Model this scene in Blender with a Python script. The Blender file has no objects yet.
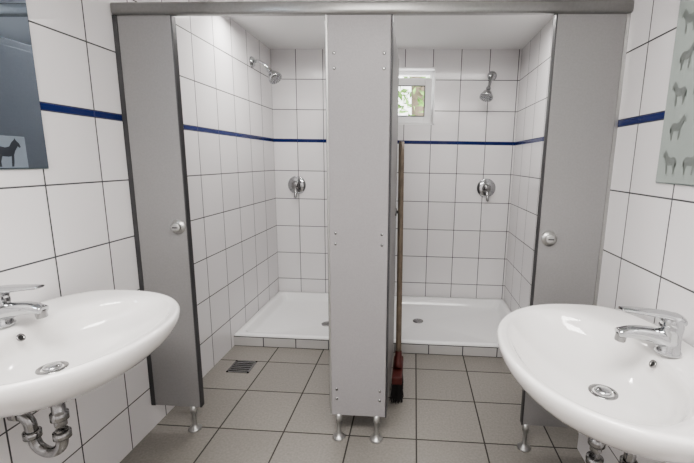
import bpy, bmesh, math, random
from mathutils import Vector, Matrix
random.seed(4)
S=bpy.context.scene
XL,XR,YB,YF,ZC=-1.3097,0.8897,3.6335,-1.3,2.3377
XR2=.838   # wash-room part of the right wall stands slightly proud
YP=1.7304; YC=2.644; ZT=0.077

# ---------------- helpers ----------------
def link(o):
    S.collection.objects.link(o); return o
def empty(name,loc=(0,0,0)):
    e=bpy.data.objects.new(name,None); e.location=loc; e.empty_display_size=.05; return link(e)
def mesh_obj(name,bm,mat=None,parent=None,smooth=False,bevel=0,subsurf=0,seg=2):
    me=bpy.data.meshes.new(name); bmesh.ops.recalc_face_normals(bm,faces=bm.faces[:]); bm.to_mesh(me); bm.free()
    o=bpy.data.objects.new(name,me); link(o)
    if mat: me.materials.append(mat)
    if smooth:
        for p in me.polygons: p.use_smooth=True
    if bevel:
        m=o.modifiers.new('bevel','BEVEL'); m.width=bevel; m.segments=seg; m.limit_method='ANGLE'
    if subsurf:
        m=o.modifiers.new('sub','SUBSURF'); m.levels=subsurf; m.render_levels=subsurf
    if parent: o.parent=parent
    return o
def bm_box(bm,a,b):
    x0,y0,z0=a;x1,y1,z1=b
    v=[bm.verts.new(p) for p in [(x0,y0,z0),(x1,y0,z0),(x1,y1,z0),(x0,y1,z0),(x0,y0,z1),(x1,y0,z1),(x1,y1,z1),(x0,y1,z1)]]
    for f in [(0,3,2,1),(4,5,6,7),(0,1,5,4),(1,2,6,5),(2,3,7,6),(3,0,4,7)]: bm.faces.new([v[i] for i in f])
def box(name,a,b,mat,parent=None,bevel=0,seg=2):
    bm=bmesh.new(); bm_box(bm,a,b); return mesh_obj(name,bm,mat,parent,bevel=bevel,seg=seg)
def boxes(name,lst,mat,parent=None,bevel=0):
    bm=bmesh.new()
    for a,b in lst: bm_box(bm,a,b)
    return mesh_obj(name,bm,mat,parent,bevel=bevel)
def lathe_bm(bm,prof,origin,axis,n=32):
    ax=Vector(axis).normalized(); t=Vector((0,0,1)) if abs(ax.z)<.9 else Vector((1,0,0))
    u=ax.cross(t).normalized(); w=ax.cross(u); o=Vector(origin); rings=[]
    for r,h in prof:
        if r<1e-6: rings.append([bm.verts.new(o+ax*h)])
        else: rings.append([bm.verts.new(o+ax*h+u*(r*math.cos(2*math.pi*i/n))+w*(r*math.sin(2*math.pi*i/n))) for i in range(n)])
    for A,B in zip(rings,rings[1:]):
        for i in range(n):
            j=(i+1)%n
            if len(A)==1 and len(B)==1: continue
            if len(A)==1: bm.faces.new([A[0],B[i],B[j]])
            elif len(B)==1: bm.faces.new([A[i],A[j],B[0]])
            else: bm.faces.new([A[i],A[j],B[j],B[i]])
def lathe(name,prof,origin,axis,mat,parent=None,n=32,bevel=0):
    bm=bmesh.new(); lathe_bm(bm,prof,origin,axis,n)
    return mesh_obj(name,bm,mat,parent,smooth=False if n<8 else True,bevel=bevel)
def sweep_bm(bm,path,rad,n=16,up=(0,0,1),closed=True):
    P=[Vector(p) for p in path]; rings=[]
    for i,p in enumerate(P):
        d=(P[min(i+1,len(P)-1)]-P[max(i-1,0)]).normalized()
        U=Vector(up)
        s=d.cross(U)
        if s.length<1e-3: s=d.cross(Vector((0,1,0)))
        s.normalize(); u=s.cross(d).normalized()
        w,h=rad[i] if isinstance(rad[i],(tuple,list)) else (rad[i],rad[i])
        rings.append([bm.verts.new(p+s*(w*math.cos(2*math.pi*k/n))+u*(h*math.sin(2*math.pi*k/n))) for k in range(n)])
    for A,B in zip(rings,rings[1:]):
        for k in range(n):
            j=(k+1)%n; bm.faces.new([A[k],A[j],B[j],B[k]])
    bm.faces.new(rings[0]); bm.faces.new(rings[-1])
def smooth_path(pts,k=6):
    P=[Vector(p) for p in pts]; P=[P[0]*2-P[1]]+P+[P[-1]*2-P[-2]]; out=[]
    for i in range(1,len(P)-2):
        for s in range(k):
            t=s/k; a,b,c,d=P[i-1],P[i],P[i+1],P[i+2]
            out.append(.5*((2*b)+(c-a)*t+(2*a-5*b+4*c-d)*t*t+(-a+3*b-3*c+d)*t**3))
    out.append(P[-2]); return out
def tube(name,pts,r,mat,parent=None,n=16,k=6):
    bm=bmesh.new(); path=smooth_path(pts,k) if k else pts
    sweep_bm(bm,path,[r]*len(path),n); return mesh_obj(name,bm,mat,parent,smooth=True)

# ---------------- materials ----------------
def nmat(name):
    m=bpy.data.materials.new(name); m.use_nodes=True; nt=m.node_tree
    return m,nt,nt.nodes['Principled BSDF']
def simple(name,col,rough=.4,metal=0,spec=.5,noise=0,nscale=30,coat=0,bump=0):
    m,nt,b=nmat(name)
    b.inputs['Roughness'].default_value=rough; b.inputs['Metallic'].default_value=metal
    b.inputs['Specular IOR Level'].default_value=spec; b.inputs['Coat Weight'].default_value=coat
    b.inputs['Base Color'].default_value=(*col,1)
    if noise or bump:
        g=nt.nodes.new('ShaderNodeNewGeometry'); n=nt.nodes.new('ShaderNodeTexNoise'); n.inputs['Scale'].default_value=nscale; n.inputs['Detail'].default_value=4
        nt.links.new(g.outputs['Position'],n.inputs['Vector'])
        if noise:
            r=nt.nodes.new('ShaderNodeMapRange'); r.inputs[1].default_value=.3;r.inputs[2].default_value=.7;r.inputs[3].default_value=1-noise;r.inputs[4].default_value=1+noise
            v=nt.nodes.new('ShaderNodeVectorMath'); v.operation='SCALE'; v.inputs[0].default_value=col
            nt.links.new(n.outputs['Fac'],r.inputs[0]); nt.links.new(r.outputs[0],v.inputs['Scale']); nt.links.new(v.outputs[0],b.inputs['Base Color'])
        if bump:
            bp=nt.nodes.new('ShaderNodeBump'); bp.inputs['Strength'].default_value=bump; bp.inputs['Distance'].default_value=.002
            nt.links.new(n.outputs['Fac'],bp.inputs['Height']); nt.links.new(bp.outputs[0],b.inputs['Normal'])
    return m
class N:
    def __init__(s,nt): s.nt=nt
    def m(s,op,a,b=None,c=None):
        n=s.nt.nodes.new('ShaderNodeMath'); n.operation=op
        for i,x in enumerate((a,b,c)):
            if x is None: continue
            if isinstance(x,(int,float)): n.inputs[i].default_value=x
            else: s.nt.links.new(x,n.inputs[i])
        return n.outputs[0]
def joint(N_,c,off,w,g):
    f=N_.m('FRACT',N_.m('DIVIDE',N_.m('SUBTRACT',c,off),w))
    d=N_.m('SUBTRACT',.5,N_.m('ABSOLUTE',N_.m('SUBTRACT',f,.5)))
    d=N_.m('MULTIPLY',d,w)
    n=N_.nt.nodes.new('ShaderNodeMapRange'); n.interpolation_type='SMOOTHSTEP'
    N_.nt.links.new(d,n.inputs[0]); n.inputs[1].default_value=g*.5; n.inputs[2].default_value=g*.5+.0012; n.inputs[3].default_value=1; n.inputs[4].default_value=0
    return n.outputs[0]
def tile_mat(name,ax,off_h,w_h,off_v,w_v,col,grout,g=.0045,stripe=False,axv='Z',rough=.13,var=.03,mottle=0,spec=.5):
    m,nt,b=nmat(name); M=N(nt)
    geo=nt.nodes.new('ShaderNodeNewGeometry'); sp=nt.nodes.new('ShaderNodeSeparateXYZ'); nt.links.new(geo.outputs['Position'],sp.inputs[0])
    h=sp.outputs[ax]; v=sp.outputs[axv]
    if stripe:
        up=M.m('GREATER_THAN',v,1.547); vv=M.m('SUBTRACT',v,M.m('MULTIPLY',up,.026))
    else: vv=v
    J=M.m('MAXIMUM',joint(M,h,off_h,w_h,g),joint(M,vv,off_v,w_v,g))
    ih=M.m('FLOOR',M.m('DIVIDE',M.m('SUBTRACT',h,off_h),w_h)); iv=M.m('FLOOR',M.m('DIVIDE',M.m('SUBTRACT',vv,off_v),w_v))
    cb=nt.nodes.new('ShaderNodeCombineXYZ'); nt.links.new(ih,cb.inputs[0]); nt.links.new(iv,cb.inputs[1])
    wn=nt.nodes.new('ShaderNodeTexWhiteNoise'); wn.noise_dimensions='3D'; nt.links.new(cb.outputs[0],wn.inputs['Vector'])
    fac=M.m('ADD',1-var,M.m('MULTIPLY',wn.outputs['Value'],2*var))
    if mottle:
        n=nt.nodes.new('ShaderNodeTexNoise'); n.inputs['Scale'].default_value=90; n.inputs['Detail'].default_value=6; nt.links.new(geo.outputs['Position'],n.inputs['Vector'])
        fac=M.m('MULTIPLY',fac,M.m('ADD',1-mottle,M.m('MULTIPLY',n.outputs['Fac'],2*mottle)))
    sc=nt.nodes.new('ShaderNodeVectorMath'); sc.operation='SCALE'; sc.inputs[0].default_value=col; nt.links.new(fac,sc.inputs['Scale'])
    mx=nt.nodes.new('ShaderNodeMix'); mx.data_type='RGBA'; nt.links.new(J,mx.inputs[0]); nt.links.new(sc.outputs[0],mx.inputs[6]); mx.inputs[7].default_value=(*grout,1)
    outc=mx.outputs[2]
    if stripe:
        s=M.m('MULTIPLY',M.m('GREATER_THAN',v,1.5345),M.m('LESS_THAN',v,1.5595))
        m2=nt.nodes.new('ShaderNodeMix'); m2.data_type='RGBA'; nt.links.new(s,m2.inputs[0]); nt.links.new(outc,m2.inputs[6]); m2.inputs[7].default_value=(.008,.02,.12,1); outc=m2.outputs[2]
    nt.links.new(outc,b.inputs['Base Color'])
    nt.links.new(M.m('ADD',rough,M.m('MULTIPLY',J,.6)),b.inputs['Roughness'])
    b.inputs['Specular IOR Level'].default_value=spec
    n2=nt.nodes.new('ShaderNodeTexNoise'); n2.inputs['Scale'].default_value=7; nt.links.new(geo.outputs['Position'],n2.inputs['Vector'])
    hh=M.m('ADD',M.m('MULTIPLY',J,-1),M.m('MULTIPLY',n2.outputs['Fac'],.5))
    bp=nt.nodes.new('ShaderNodeBump'); bp.inputs['Strength'].default_value=.5; bp.inputs['Distance'].default_value=.002
    nt.links.new(hh,bp.inputs['Height']); nt.links.new(bp.outputs[0],b.inputs['Normal'])
    return m
WHITE=(.81,.795,.80); GR=(.08,.08,.085)
m_side=tile_mat('wall_tile_side','Y',YB,.257,1.534,.262,WHITE,GR,stripe=True)
m_back=tile_mat('wall_tile_back','X',.137,.2444,1.534,.262,WHITE,GR,stripe=True)
m_floor=tile_mat('floor_tile','X',.046,.34,1.755,.34,(.265,.25,.228),(.05,.047,.043),g=.006,axv='Y',rough=.30,var=.06,mottle=.3)
m_curb=tile_mat('curb_tile','X',.137,.2444,ZT-.002,.0745,(.55,.54,.53),GR,g=.006,rough=.2)
m_ceil=simple('ceiling_paint',(.90,.90,.89),.8,bump=.2,nscale=60)
m_panel=simple('laminate_grey',(.25,.245,.245),.40,noise=.04,nscale=140,bump=.15)
m_panel_l=simple('laminate_light',(.30,.29,.295),.38,noise=.04,nscale=140,bump=.15)
m_edge=simple('panel_edge_dark',(.05,.05,.053),.35)
m_alu=simple('brushed_aluminium',(.42,.42,.41),.35,metal=.8,noise=.05,nscale=80)
m_chrome=simple('chrome',(.50,.51,.52),.09,metal=1)
m_chrome_d=simple('chrome_worn',(.33,.33,.33),.2,metal=1,noise=.1,nscale=60)
m_cer=simple('ceramic_white',(.86,.845,.83),.08,coat=.5)
m_acryl=simple('tray_enamel',(.88,.88,.88),.15)
m_pvc=simple('window_pvc',(.88,.88,.88),.3)
m_dark=simple('black_rubber',(.015,.015,.015),.6)
m_wood=simple('broom_wood',(.17,.135,.10),.5,noise=.2,nscale=20)
m_red=simple('broom_block_red',(.08,.015,.012),.5)
m_brist=simple('bristle_black',(.02,.018,.018),.8,noise=.3,nscale=300)
m_mirror=simple('mirror_silver',(.46,.54,.64),.02,metal=1)
m_frost=simple('frosted_mirror',(.50,.56,.53),.22,metal=.35)
m_horse=simple('etched_horse',(.19,.21,.20),.5)
m_horse_d=simple('horse_dark',(.03,.035,.045),.5)
m_band=simple('horse_band_grey',(.19,.225,.265),.45)  # flat blue-grey of the band low on the left mirror
m_grey=simple('mirror_edge',(.2,.24,.24),.3)

# ---------------- room shell ----------------
T=.12
box('floor',(XL-T,YF-T,-.1),(XR+T,YB+.3,0),m_floor)
box('ceiling',(XL-T,YF-T,ZC),(XR+T,YB+.3,ZC+.1),m_ceil)
box('wall_left',(XL-T,YF-T,0),(XL,YB+.3,ZC),m_side)
boxes('wall_right',[((XR2,YF-T,0),(XR+T,YP+.028,ZC)),((XR,YP+.028,0),(XR+T,YB+.3,ZC))],m_side)
box('wall_front',(XL,YF-T,0),(XR2,YF,ZC),m_back)
wx0,wx1,wz0,wz1=-.315,.163,1.70,2.19
WD=.22
bm=bmesh.new()
for a,b in [((XL,YB,0),(wx0,YB+WD,ZC)),((wx1,YB,0),(XR,YB+WD,ZC)),((wx0,YB,0),(wx1,YB+WD,wz0)),((wx0,YB,wz1),(wx1,YB+WD,ZC))]: bm_box(bm,a,b)
mesh_obj('wall_back',bm,m_back)
w=empty('window_1')
boxes('reveal',[((wx0,YB-.004,wz0),(wx0+.012,YB+WD,wz1)),((wx1-.012,YB-.004,wz0),(wx1,YB+WD,wz1)),((wx0,YB-.004,wz0),(wx1,YB+WD,wz0+.012)),((wx0,YB-.004,wz1-.012),(wx1,YB+WD,wz1))],m_pvc,w)
def frame(name,x0,x1,z0,z1,y0,y1,t,mat,parent,bev=.004):
    return boxes(name,[((x0,y0,z0),(x0+t,y1,z1)),((x1-t,y0,z0),(x1,y1,z1)),((x0+t,y0,z0),(x1-t,y1,z0+t)),((x0+t,y0,z1-t),(x1-t,y1,z1))],mat,parent,bev)
frame('frame',wx0+.012,wx1-.012,wz0+.012,wz1-.012,YB+.10,YB+.16,.035,m_pvc,w)
sx0,sx1,sz0,sz1=wx0+.03,wx1-.03,wz0+.03,wz1-.075
sash=frame('sash',sx0,sx1,0,sz1-sz0,-.045,0,.062,m_pvc,w)
sash.location=(0,YB+.115,sz0); sash.rotation_euler=(math.radians(13),0,0)
mg,nt,b=nmat('window_glass'); b.inputs['Transmission Weight'].default_value=1; b.inputs['Roughness'].default_value=.0; b.inputs['IOR'].default_value=1.05
gl=box('pane',(sx0+.05,-.028,.05),(sx1-.05,-.022,sz1-sz0-.05),mg,w); gl.location=sash.location; gl.rotation_euler=sash.rotation_euler
gk=boxes('gasket',[((sx0+.060,-.047,.060),(sx0+.068,-.04,sz1-sz0-.060)),((sx1-.068,-.047,.060),(sx1-.060,-.04,sz1-sz0-.060)),((sx0+.060,-.047,.060),(sx1-.060,-.04,.068)),((sx0+.060,-.047,sz1-sz0-.068),(sx1-.060,-.04,sz1-sz0-.060))],m_edge,w)
gk.location=sash.location; gk.rotation_euler=sash.rotation_euler
tr=empty('tree',(0,0,0))
m_leaf=simple('leaves',(.20,.36,.10),.6,noise=.6,nscale=6)
bm=bmesh.new()
for i in range(1500):
    c=Vector((random.gauss(0,.9),random.gauss(7.2,.5),random.gauss(3.0,.8)))
    R=Matrix.Rotation(random.random()*6.28,3,Vector((random.gauss(0,1),random.gauss(0,1),random.gauss(0,1))).normalized()); s=random.uniform(.05,.11)
    bm.faces.new([bm.verts.new(c+R@Vector(p)*s) for p in [(-1,0,0),(0,-.45,.1),(1,0,0),(0,.45,.1)]])
mesh_obj('foliage',bm,m_leaf,tr)
tube('trunk',[(0,7.3,-.3),(.05,7.25,1.5),(0,7.2,3.2)],.12,m_wood,tr)

# ---------------- shower trays and curbs ----------------
def tray(name,x0,x1,drain):
    e=empty(name)
    y0,y1=YC,YB-.006
    zr=ZT+.016
    bm=bmesh.new()
    def ring(ix,iy,z,r,n=6):
        X0,X1,Y0,Y1=x0+ix,x1-ix,y0+iy,y1-iy; vs=[]
        for cx,cy,a0 in [(X1-r,Y1-r,0),(X0+r,Y1-r,90),(X0+r,Y0+r,180),(X1-r,Y0+r,270)]:
            for i in range(n+1):
                a=math.radians(a0+90*i/n); vs.append(bm.verts.new((cx+r*math.cos(a),cy+r*math.sin(a),z)))
        return vs
    rs=[ring(.0,.0,ZT+.001,.012),ring(.0,.0,zr-.006,.014),ring(.004,.004,zr,.018),ring(.045,.045,zr,.05),ring(.056,.056,zr-.008,.05),ring(.075,.075,zr-.055,.05),ring(.10,.10,zr-.066,.06)]
    for A,B in zip(rs,rs[1:]):
        for i in range(len(A)):
            j=(i+1)%len(A); bm.faces.new([A[i],A[j],B[j],B[i]])
    c=bm.verts.new((drain[0],drain[1],zr-.074))
    A=rs[-1]
    for i in range(len(A)): bm.faces.new([A[i],A[(i+1)%len(A)],c])
    mesh_obj('basin_shell',bm,m_acryl,e,smooth=True,)
    lathe('drain',[(0,.004),(.030,.004),(.034,.0),(.045,.0),(.045,-.01),(0,-.01)],(drain[0],drain[1],zr-.068),(0,0,1),m_chrome_d,e)
    return e
DX=-.345
box('tiled_curb',(XL,YC,0),(DX-.02,YC+.05,ZT),m_curb,bevel=.003)
box('tiled_curb',(DX+.02,YC,0),(XR,YC+.05,ZT),m_curb,bevel=.003)
tray('shower_tray',XL+.003,DX-.022,(-.70,3.05))
tray('shower_tray',DX+.022,XR-.003,(.065,3.19))
box('stall_divider',(DX-.02,YP+.03,.13),(DX+.02,YB-.006,2.0),m_panel,bevel=.004)

# ---------------- cubicle front ----------------
cf=empty('cubicle_partition')
PZ0,PZ1=.13,1.972
def panel(x0,x1,mat,nm):
    box(nm,(x0,YP,PZ0),(x1,YP+.022,PZ1),mat,cf,bevel=.004)
panel(XL+.02,-1.052,m_panel,'panel_left')
panel(-.38,-.112,m_panel_l,'panel_middle')
panel(.556,XR2-.012,m_panel,'panel_right')
box('profile_left',(XL+.001,YP-.002,PZ0),(XL+.022,YP+.026,PZ1),m_edge,cf)
box('profile_right',(XR2-.014,YP-.002,PZ0),(XR2-.001,YP+.026,PZ1),m_alu,cf)
for i,(a,b) in enumerate([(-1.053,-1.046),(.550,.557),(-.388,-.378),(-.112,-.106)]):
    box('edge_profile_%d'%i,(a,YP-.001,PZ0),(b,YP+.03,PZ1),m_edge if i!=2 else m_alu,cf,bevel=.002)
bm=bmesh.new()
sec=[]
hw,hh,r=.022,.0245,.014
for cx,cz,a0 in [(hw-r,hh-r,0),(-hw+r,hh-r,90),(-hw+r,-hh+r,180),(hw-r,-hh+r,270)]:
    for i in range(6):
        a=math.radians(a0+18*i); sec.append((cx+r*math.cos(a),cz+r*math.sin(a)))
A=[bm.verts.new((XL+.012,YP+.003+y,1.994+z)) for y,z in sec]; B=[bm.verts.new((XR2-.001,YP+.003+y,1.994+z)) for y,z in sec]
for i in range(len(sec)): bm.faces.new([A[i],A[(i+1)%len(sec)],B[(i+1)%len(sec)],B[i]])
bm.faces.new(A);bm.faces.new(B)
mesh_obj('top_rail',bm,m_alu,cf,smooth=True)
for i,x in enumerate([-1.095,-.345,-.155,.575]):
    lathe('foot_%d'%i,[(0,0),(.032,0),(.033,.004),(.026,.010),(.014,.018),(.011,.03),(.011,.09),(.017,.095),(.017,.135),(0,.135)],(x,YP+.011,0),(0,0,1),m_alu,cf,n=24)
for i,(x,z) in enumerate([(a,b) for a in (-.352,-.140) for b in (1.82,1.76,1.05,1.00,.27,.22)]):
    lathe('screw_%d'%i,[(0,.003),(.003,.003),(.006,.002),(.007,0)],(x,YP,z),(0,-1,0),m_chrome_d,cf,n=12)
def knob(nm,x,z,par):
    lathe(nm,[(.0,.028),(.018,.028),(.022,.025),(.021,.014),(.015,.010),(.017,.008),(.032,.006),(.034,0)],(x,YP,z),(0,-1,0),m_alu,par)
    box(nm+'_slot',(x-.012,YP-.031,z-.0025),(x+.012,YP-.027,z+.0025),m_edge,par)
knob('knob',-1.090,1.06,cf); knob('knob_b',.600,1.054,cf)
for x,s in ((-.118,1),(-.385,-1)):
    d=empty('shower_door')
    t=.011
    box('leaf',(x-t,YP+.04,PZ0+.01),(x+t,YP+.64,1.955),m_panel,d,bevel=.003)
    box('edge_trim',(x-t-.001,YP+.636,PZ0+.01),(x+t+.001,YP+.65,1.955),m_edge,d,bevel=.003)
    box('hinge_trim',(x-t-.001,YP+.034,PZ0+.01),(x+t+.002,YP+.06,1.955),m_edge,d,bevel=.003)
    for k,z in enumerate((.3,1.05,1.8)):
        lathe('hinge_%d'%k,[(0,0),(.009,0),(.009,.09),(0,.09)],(x,YP+.034,z-.045),(0,0,1),m_chrome_d,d,n=16)
    lathe('latch_rose',[(.026,0),(.026,.006),(.010,.008),(.010,.022),(.017,.026),(.017,.036),(0,.036)],(x+s*t,YP+.57,1.08),(s,0,0),m_chrome_d,d)
    if s>0: lathe('latch_back',[(.026,0),(.026,.005),(0,.006)],(x-s*t,YP+.57,1.08),(-s,0,0),m_chrome_d,d)
br=empty('broom')
bx,by=-.066,2.17
tube('handle',[(bx,by,.20),(-.073,2.26,.85),(-.081,2.345,1.49)],.0165,m_wood,br,n=12)
bm=bmesh.new()
sweep_bm(bm,[(bx-.002,by-.02,.16),(bx,by,.19),(bx,by+.005,.26)],[(.026,.05),(.024,.045),(.018,.018)],12,up=(0,1,0))
mesh_obj('socket',bm,m_red,br,smooth=True)
box('block',(bx-.032,by-.13,.115),(bx+.028,by+.13,.165),m_red,br,bevel=.008)
bm=bmesh.new()
for i in range(520):
    a=random.uniform(-1,1); c=random.uniform(-1,1)
    p=Vector((bx-.002+a*.024,by+c*.12,.118)); q=Vector((bx-.002+a*.033+random.gauss(0,.003),by+c*.135+random.gauss(0,.004),.003+random.random()*.008))
    sweep_bm(bm,[p,q],[.0018,.0014],4,up=(0,1,0))
mesh_obj('bristles',bm,m_brist,br)

# ---------------- shower fittings ----------------
def shower_head(p0,nrm,path,hd,k=1.35):
    e=empty('shower_head')
    sc=lambda pr:[(a*k,b*k) for a,b in pr]
    lathe('escutcheon',sc([(.030,0),(.030,.006),(.024,.014),(.012,.018),(0,.018)]),p0,nrm,m_chrome,e)
    tube('arm',path,.0115,m_chrome,e)
    o=Vector(path[-1]); ax=Vector(hd).normalized()
    lathe('ball_joint',sc([(0,-.014),(.012,-.010),(.016,0),(.012,.012),(.011,.018)]),o,ax,m_chrome,e)
    lathe('head',sc([(.011,.012),(.018,.018),(.026,.030),(.036,.050),(.041,.060),(.041,.070),(.036,.072),(0,.072)]),o,ax,m_chrome,e)
    bm=bmesh.new()
    t=ax.cross(Vector((1,.3,0))).normalized(); s=ax.cross(t)
    for rr,nn in((.0,1),(.012,6),(.022,12),(.031,16)):
        for i in range(nn):
            a=2*math.pi*i/nn; lathe_bm(bm,[(.003,0),(.0025,.003),(0,.003)],o+ax*.072*k+t*(k*rr*math.cos(a))+s*(k*rr*math.sin(a)),ax,6)
    mesh_obj('nozzles',bm,m_edge,e)
    return e
shower_head((XL,3.2,2.127),(1,0,0),[(XL+.005,3.2,2.127),(XL+.05,3.205,2.135),(XL+.10,3.21,2.11),(XL+.135,3.22,2.07)],(.62,-.25,-.75))
shower_head((.65,YB,2.12),(0,-1,0),[(.65,YB-.005,2.12),(.645,YB-.06,2.12),(.625,YB-.11,2.08),(.60,YB-.15,1.99)],(-.25,-.45,-.9))
def valve(x,z):
    e=empty('shower_valve')
    o=(x,YB-.001,z)
    lathe('plate',[(.085,0),(.085,.006),(.078,.012),(.05,.016),(.038,.018)],o,(0,-1,0),m_chrome,e,n=48)
    lathe('cartridge',[(.036,.012),(.036,.05),(.032,.062),(.018,.068),(0,.069)],o,(0,-1,0),m_chrome_d,e)
    bm=bmesh.new(); sweep_bm(bm,[(x,YB-.05,z+.0),(x+.002,YB-.062,z-.035),(x+.004,YB-.075,z-.075),(x+.005,YB-.085,z-.12)],[(.024,.014),(.016,.010),(.013,.007),(.014,.005)],14,up=(0,-1,0))
    mesh_obj('lever',bm,m_chrome_d,e,smooth=True,subsurf=1)
valve(-1.10,1.14); valve(.657,1.148)
fd=empty('floor_drain')
dx,dy,h=-1.12,2.355,.075
frame_b=[((dx-h,dy-h,0),(dx-h+.012,dy+h,.004)),((dx+h-.012,dy-h,0),(dx+h,dy+h,.004)),((dx-h,dy-h,0),(dx+h,dy-h+.012,.004)),((dx-h,dy+h-.012,0),(dx+h,dy+h,.004))]
for i in range(5): frame_b.append(((dx-h+.012,dy-h+.022+i*.024,0),(dx+h-.012,dy-h+.034+i*.024,.0035)))
boxes('grate',frame_b,m_chrome_d,fd); box('pit',(dx-h+.01,dy-h+.01,.0),(dx+h-.01,dy+h-.01,.0012),m_dark,fd)

# ---------------- wash basins ----------------
def basin(wallx,s,yc,zr,D=.56,W=.33,fx=.095,ds=.02,fk=1.22):
    e=empty('wash_basin')
    n=64
    def P(x,y,z): return (wallx+s*x,yc+y,zr+z)
    def se(c,n_): return math.copysign(abs(c)**(2/n_),c)
    c0=.40*D
    def outer(t):
        c,sn=math.cos(t),math.sin(t)
        x=c0+(D-c0)*se(c,2.15) if c>=0 else c0+(c0-.002)*se(c,3.2)
        y=W*se(sn,2.15 if c>=0 else 2.6)
        return x,y
    bc=(.575*D,0)
    def inner(t):
        c,sn=math.cos(t),math.sin(t)
        return bc[0]+.355*D*se(c,2.1), .83*W*se(sn,2.15)
    bm=bmesh.new(); rings=[]
    bx0=.36*D
    def ring_outer(sc,z,flat=None):
        vs=[]
        for i in range(n):
            x,y=outer(2*math.pi*i/n); k=sc
            X=bx0+(x-bx0)*k; Y=y*k
            if x<bx0: X=bx0+(x-bx0)*(1 if flat else k)
            vs.append(bm.verts.new(P(max(X,.002),Y,z)))
        rings.append(vs)
    ring_outer(.30,-.185,1);ring_outer(.46,-.172,1);ring_outer(.66,-.140,1);ring_outer(.84,-.098,1);ring_outer(.945,-.06,1);ring_outer(.99,-.03,1);ring_outer(1.0,-.010,1);ring_outer(.996,.0,1);ring_outer(.975,.004,1)
    def ring_mix(k,z):
        vs=[]
        for i in range(n):
            t=2*math.pi*i/n; x,y=outer(t); X,Y=inner(t); vs.append(bm.verts.new(P(x+(X-x)*k,y+(Y-y)*k,z)))
        rings.append(vs)
    ring_mix(.5,.001); ring_mix(.85,-.002)
    def ring_in(sc,z,sh=0):
        vs=[]
        for i in range(n):
            X,Y=inner(2*math.pi*i/n); vs.append(bm.verts.new(P(bc[0]+(X-bc[0])*sc-sh,Y*sc,z)))
        rings.append(vs)
    ring_in(1,-.007);ring_in(.96,-.022);ring_in(.90,-.05,ds*.2);ring_in(.78,-.085,ds*.5);ring_in(.58,-.112,ds*.75);ring_in(.35,-.126,ds*.9);ring_in(.14,-.131,ds)
    for A,B in zip(rings,rings[1:]):
        for i in range(n): bm.faces.new([A[i],A[(i+1)%n],B[(i+1)%n],B[i]])
    bm.faces.new(rings[0]); bm.faces.new(rings[-1])
    mesh_obj('bowl',bm,m_cer,e,smooth=True,subsurf=1)
    dc=P(bc[0]-ds,0,-.1305)
    lathe('drain_ring',[(.040,0),(.039,.003),(.031,.004),(.027,-.001),(0,-.002)],dc,(0,0,1),m_chrome_d,e)
    lathe('drain_plug',[(0,.012),(.014,.012),(.022,.009),(.024,.003),(.014,.001),(0,0)],dc,(0,0,1),m_chrome,e)
    oc=P(bc[0]-.355*D*.93+.001,.0,-.035)
    lathe('overflow',[(.012,0),(.012,.003),(.008,.003),(.0075,.0),(0,0)],oc,(s*.9,0,.45),m_chrome_d,e,n=20)
    lathe('overflow_hole',[(0,.0015),(.0075,.0015)],oc,(s*.9,0,.45),m_dark,e,n=20)
    f=empty('basin_faucet')
    def Q(x,y,z): return P(fx+x*fk,y*fk,z*fk+.003)
    def sk(pr): return [(a*fk,b*fk) for a,b in pr]
    lathe('base',sk([(.0,0),(.027,0),(.028,.004),(.0245,.009),(.023,.03),(.024,.052),(.025,.066),(.022,.074),(0,.078)]),Q(0,0,0),(0,0,1),m_chrome,f)
    bm=bmesh.new(); pth=smooth_path([Q(.0,0,.030),Q(.04,0,.042),Q(.085,0,.048),Q(.118,0,.044)],4)
    k=len(pth); sweep_bm(bm,pth,[(fk*(.022-.007*i/(k-1)),fk*(.022-.011*i/(k-1))) for i in range(k)],18)
    mesh_obj('spout',bm,m_chrome,f,smooth=True,bevel=.003)
    lathe('aerator',sk([(.012,0),(.012,.016),(.0105,.018),(.0,.016)]),Q(.108,0,.042),(.15*s,0,-1),m_chrome_d,f,n=24)
    bm=bmesh.new(); pth=smooth_path([Q(-.018,0,.078),Q(.01,0,.090),Q(.05,0,.096),Q(.10,0,.101),Q(.118,0,.103)],4)
    k=len(pth); sweep_bm(bm,pth,[(fk*(.024-.013*i/(k-1)),fk*(.012-.008*i/(k-1))) for i in range(k)],18)
    mesh_obj('lever',bm,m_chrome,f,smooth=True,bevel=.002)
    lathe('lever_cap',sk([(.024,-.012),(.0245,.0),(.021,.010),(.012,.015),(0,.016)]),Q(0,0,.080),(.1*s,0,1),m_chrome,f)
    t_=empty('sink_trap'); tx=bc[0]-ds; z0=-.187
    lathe('tailpiece',[(.02,0),(.036,-.0),(.036,-.018),(.018,-.03),(.018,-.09),(.024,-.092),(.024,-.115),(.017,-.117)],P(tx,0,z0),(0,0,1),m_chrome_d,t_)
    tube('u_bend',[P(tx,0,z0-.10),P(tx,0,z0-.17),P(tx-.012,.0,z0-.215),P(tx-.05,0,z0-.235),P(tx-.088,0,z0-.215),P(tx-.10,0,z0-.17),P(tx-.105,0,z0-.13),P(tx-.135,0,z0-.105),P(tx-.17,0,z0-.10),P(.004,0,z0-.10)],.0165,m_chrome_d,t_)
    for q,ax in ((P(tx-.1,0,z0-.185),(0,0,1)),(P(tx-.0,0,z0-.18),(0,0,1)),(P(tx-.15,0,z0-.102),(s,0,0))):
        lathe('nut',[(.017,0),(.024,.001),(.024,.022),(.017,.023)],q,ax,m_chrome_d,t_,n=24)
    lathe('rosette',[(.038,0),(.038,.004),(.022,.012),(.017,.012)],P(.001,0,z0-.10),(s,0,0),m_chrome_d,t_)
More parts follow.
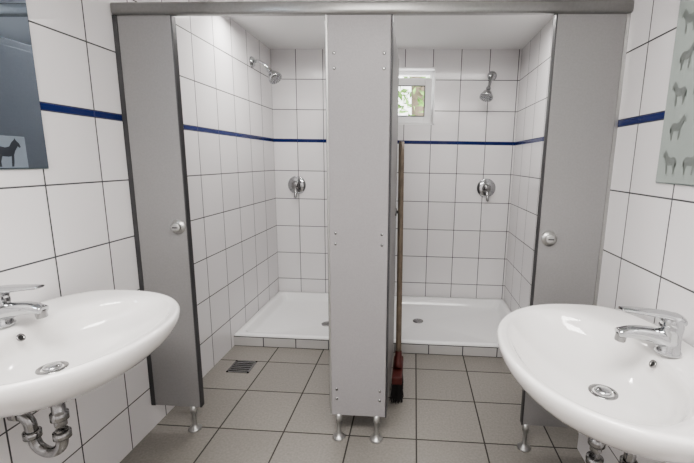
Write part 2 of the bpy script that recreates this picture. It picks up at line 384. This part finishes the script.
    for dy_ in(-.09,.09):
        lathe('angle_valve',[(.022,0),(.022,.004),(.010,.006),(.010,.04),(.014,.042),(.014,.06),(0,.06)],P(.001,dy_,z0-.12),(s,0,0),m_chrome_d,t_,n=20)
        tube('supply_hose',[P(.045,dy_,z0-.115),P(.05,dy_,z0-.06),P(.06,dy_*.7,z0-.03),P(.08,dy_*.6,z0-.002)],.005,m_chrome_d,t_,n=8)
basin(XL,1,1.03,.872,D=.57,W=.35,fx=.085,ds=.10)
basin(XR2,-1,1.075,.855,D=.575,W=.38,fx=.108,ds=.06)

# ---------------- mirrors ----------------
horse=[(-.50,.30),(-.46,.42),(-.36,.52),(-.30,.62),(-.26,.55),(-.16,.46),(-.06,.30),(.10,.26),(.28,.30),(.40,.26),(.50,.10),(.52,-.15),(.46,-.12),(.44,.06),(.40,-.02),(.42,-.20),(.38,-.45),(.30,-.45),(.32,-.22),(.24,-.06),(.0,-.08),(-.10,-.06),(-.10,-.25),(-.06,-.45),(-.14,-.45),(-.18,-.25),(-.20,-.02),(-.26,.14),(-.30,.30),(-.38,.32),(-.46,.26)]
def horse_bm(bm,x,yc,zc,sz,flip=1):
    vs=[bm.verts.new((x,yc+flip*a*sz,zc+b*sz)) for a,b in horse]; bm.faces.new(vs)
mi=empty('bathroom_mirror')
box('glass',(XL+.002,.70,1.333),(XL+.008,1.335,2.16),m_mirror,mi,bevel=.002)
box('rim',(XL+.001,.697,1.330),(XL+.004,1.338,2.163),m_grey,mi)
box('horse_band',(XL+.008,.90,1.336),(XL+.0088,1.26,1.437),m_band,mi)  # flat blue-grey strip laid over the lower mirror glass
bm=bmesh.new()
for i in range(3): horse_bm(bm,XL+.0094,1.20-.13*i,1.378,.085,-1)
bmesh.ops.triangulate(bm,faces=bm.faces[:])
mesh_obj('horse_silhouettes',bm,m_horse_d,mi)  # flat dark horse shapes laid on the strip
mi=empty('horse_mirror')
box('glass',(XR2-.008,.80,1.323),(XR2-.002,1.41,2.12),m_frost,mi,bevel=.002)
box('rim',(XR2-.004,.797,1.320),(XR2-.001,1.414,2.123),m_grey,mi)
bm=bmesh.new()
for j in range(7):
    for i in range(6): horse_bm(bm,XR2-.0088,1.35-.105*i-(.02 if j%2 else 0),1.385+.108*j,.074,1 if (i+j)%2 else -1)
bmesh.ops.triangulate(bm,faces=bm.faces[:])
mesh_obj('horse_silhouettes',bm,m_horse,mi)

# ---------------- lights ----------------
def unseen_lamp(x,y,sx,sy,power,col=(1,.97,.94)):  # area light in a housing, added on the ceiling out of view
    e=empty('unseen_ceiling_lamp'); h=.03
    boxes('unseen_housing',[((x-sx/2-.02,y-sy/2-.02,ZC-h),(x-sx/2,y+sy/2+.02,ZC)),((x+sx/2,y-sy/2-.02,ZC-h),(x+sx/2+.02,y+sy/2+.02,ZC)),((x-sx/2,y-sy/2-.02,ZC-h),(x+sx/2,y-sy/2,ZC)),((x-sx/2,y+sy/2,ZC-h),(x+sx/2,y+sy/2+.02,ZC))],m_pvc,e,bevel=.004)
    L=bpy.data.lights.new('unseen_ceiling_light','AREA'); L.shape='RECTANGLE'; L.size=sx; L.size_y=sy; L.energy=power; L.color=col
    o=bpy.data.objects.new('unseen_area_light',L); o.location=(x,y,ZC-h+.004); link(o); o.parent=e
unseen_lamp(-.2,.1,1.4,.5,62)  # unseen washroom source, put in to light the room
unseen_lamp(-.80,2.69,.8,.05,14)  # added to brighten the left stall, kept hidden by the top rail
unseen_lamp(.33,2.69,.8,.05,10)  # same added source for the right stall, also out of sight
sun=bpy.data.lights.new('sun','SUN'); sun.energy=6; sun.angle=.02; so=link(bpy.data.objects.new('sun',sun)); so.rotation_euler=(math.radians(50),0,math.radians(35))
W=bpy.data.worlds.new('sky'); S.world=W; W.use_nodes=True; nt=W.node_tree
sky=nt.nodes.new('ShaderNodeTexSky'); sky.sky_type='HOSEK_WILKIE'; sky.turbidity=9
mixn=nt.nodes.new('ShaderNodeMix'); mixn.data_type='RGBA'; mixn.inputs[0].default_value=.7; mixn.inputs[7].default_value=(1,1,1,1)
nt.links.new(sky.outputs[0],mixn.inputs[6])
bg=nt.nodes['Background']; nt.links.new(mixn.outputs[2],bg.inputs[0]); bg.inputs[1].default_value=6.0
try: S.view_settings.look='AgX - Medium High Contrast'
except Exception as ex: print(ex)

# ---------------- camera ----------------
pi_,ya,ro=.1796,.0572,.0174
f=Vector((-math.sin(ya)*math.cos(pi_),math.cos(ya)*math.cos(pi_),-math.sin(pi_)))
r=Vector((math.cos(ya),math.sin(ya),0)); u=r.cross(f)
r2=r*math.cos(ro)+u*math.sin(ro); u2=-r*math.sin(ro)+u*math.cos(ro)
c=bpy.data.cameras.new('camera'); c.sensor_width=36; c.lens=390.5/694*36; c.shift_x=(347-390.93)/694; c.clip_start=.02
co=link(bpy.data.objects.new('camera',c))
M=Matrix(((r2.x,u2.x,-f.x,0),(r2.y,u2.y,-f.y,0),(r2.z,u2.z,-f.z,1.38),(0,0,0,1)))
co.matrix_world=M
S.camera=co
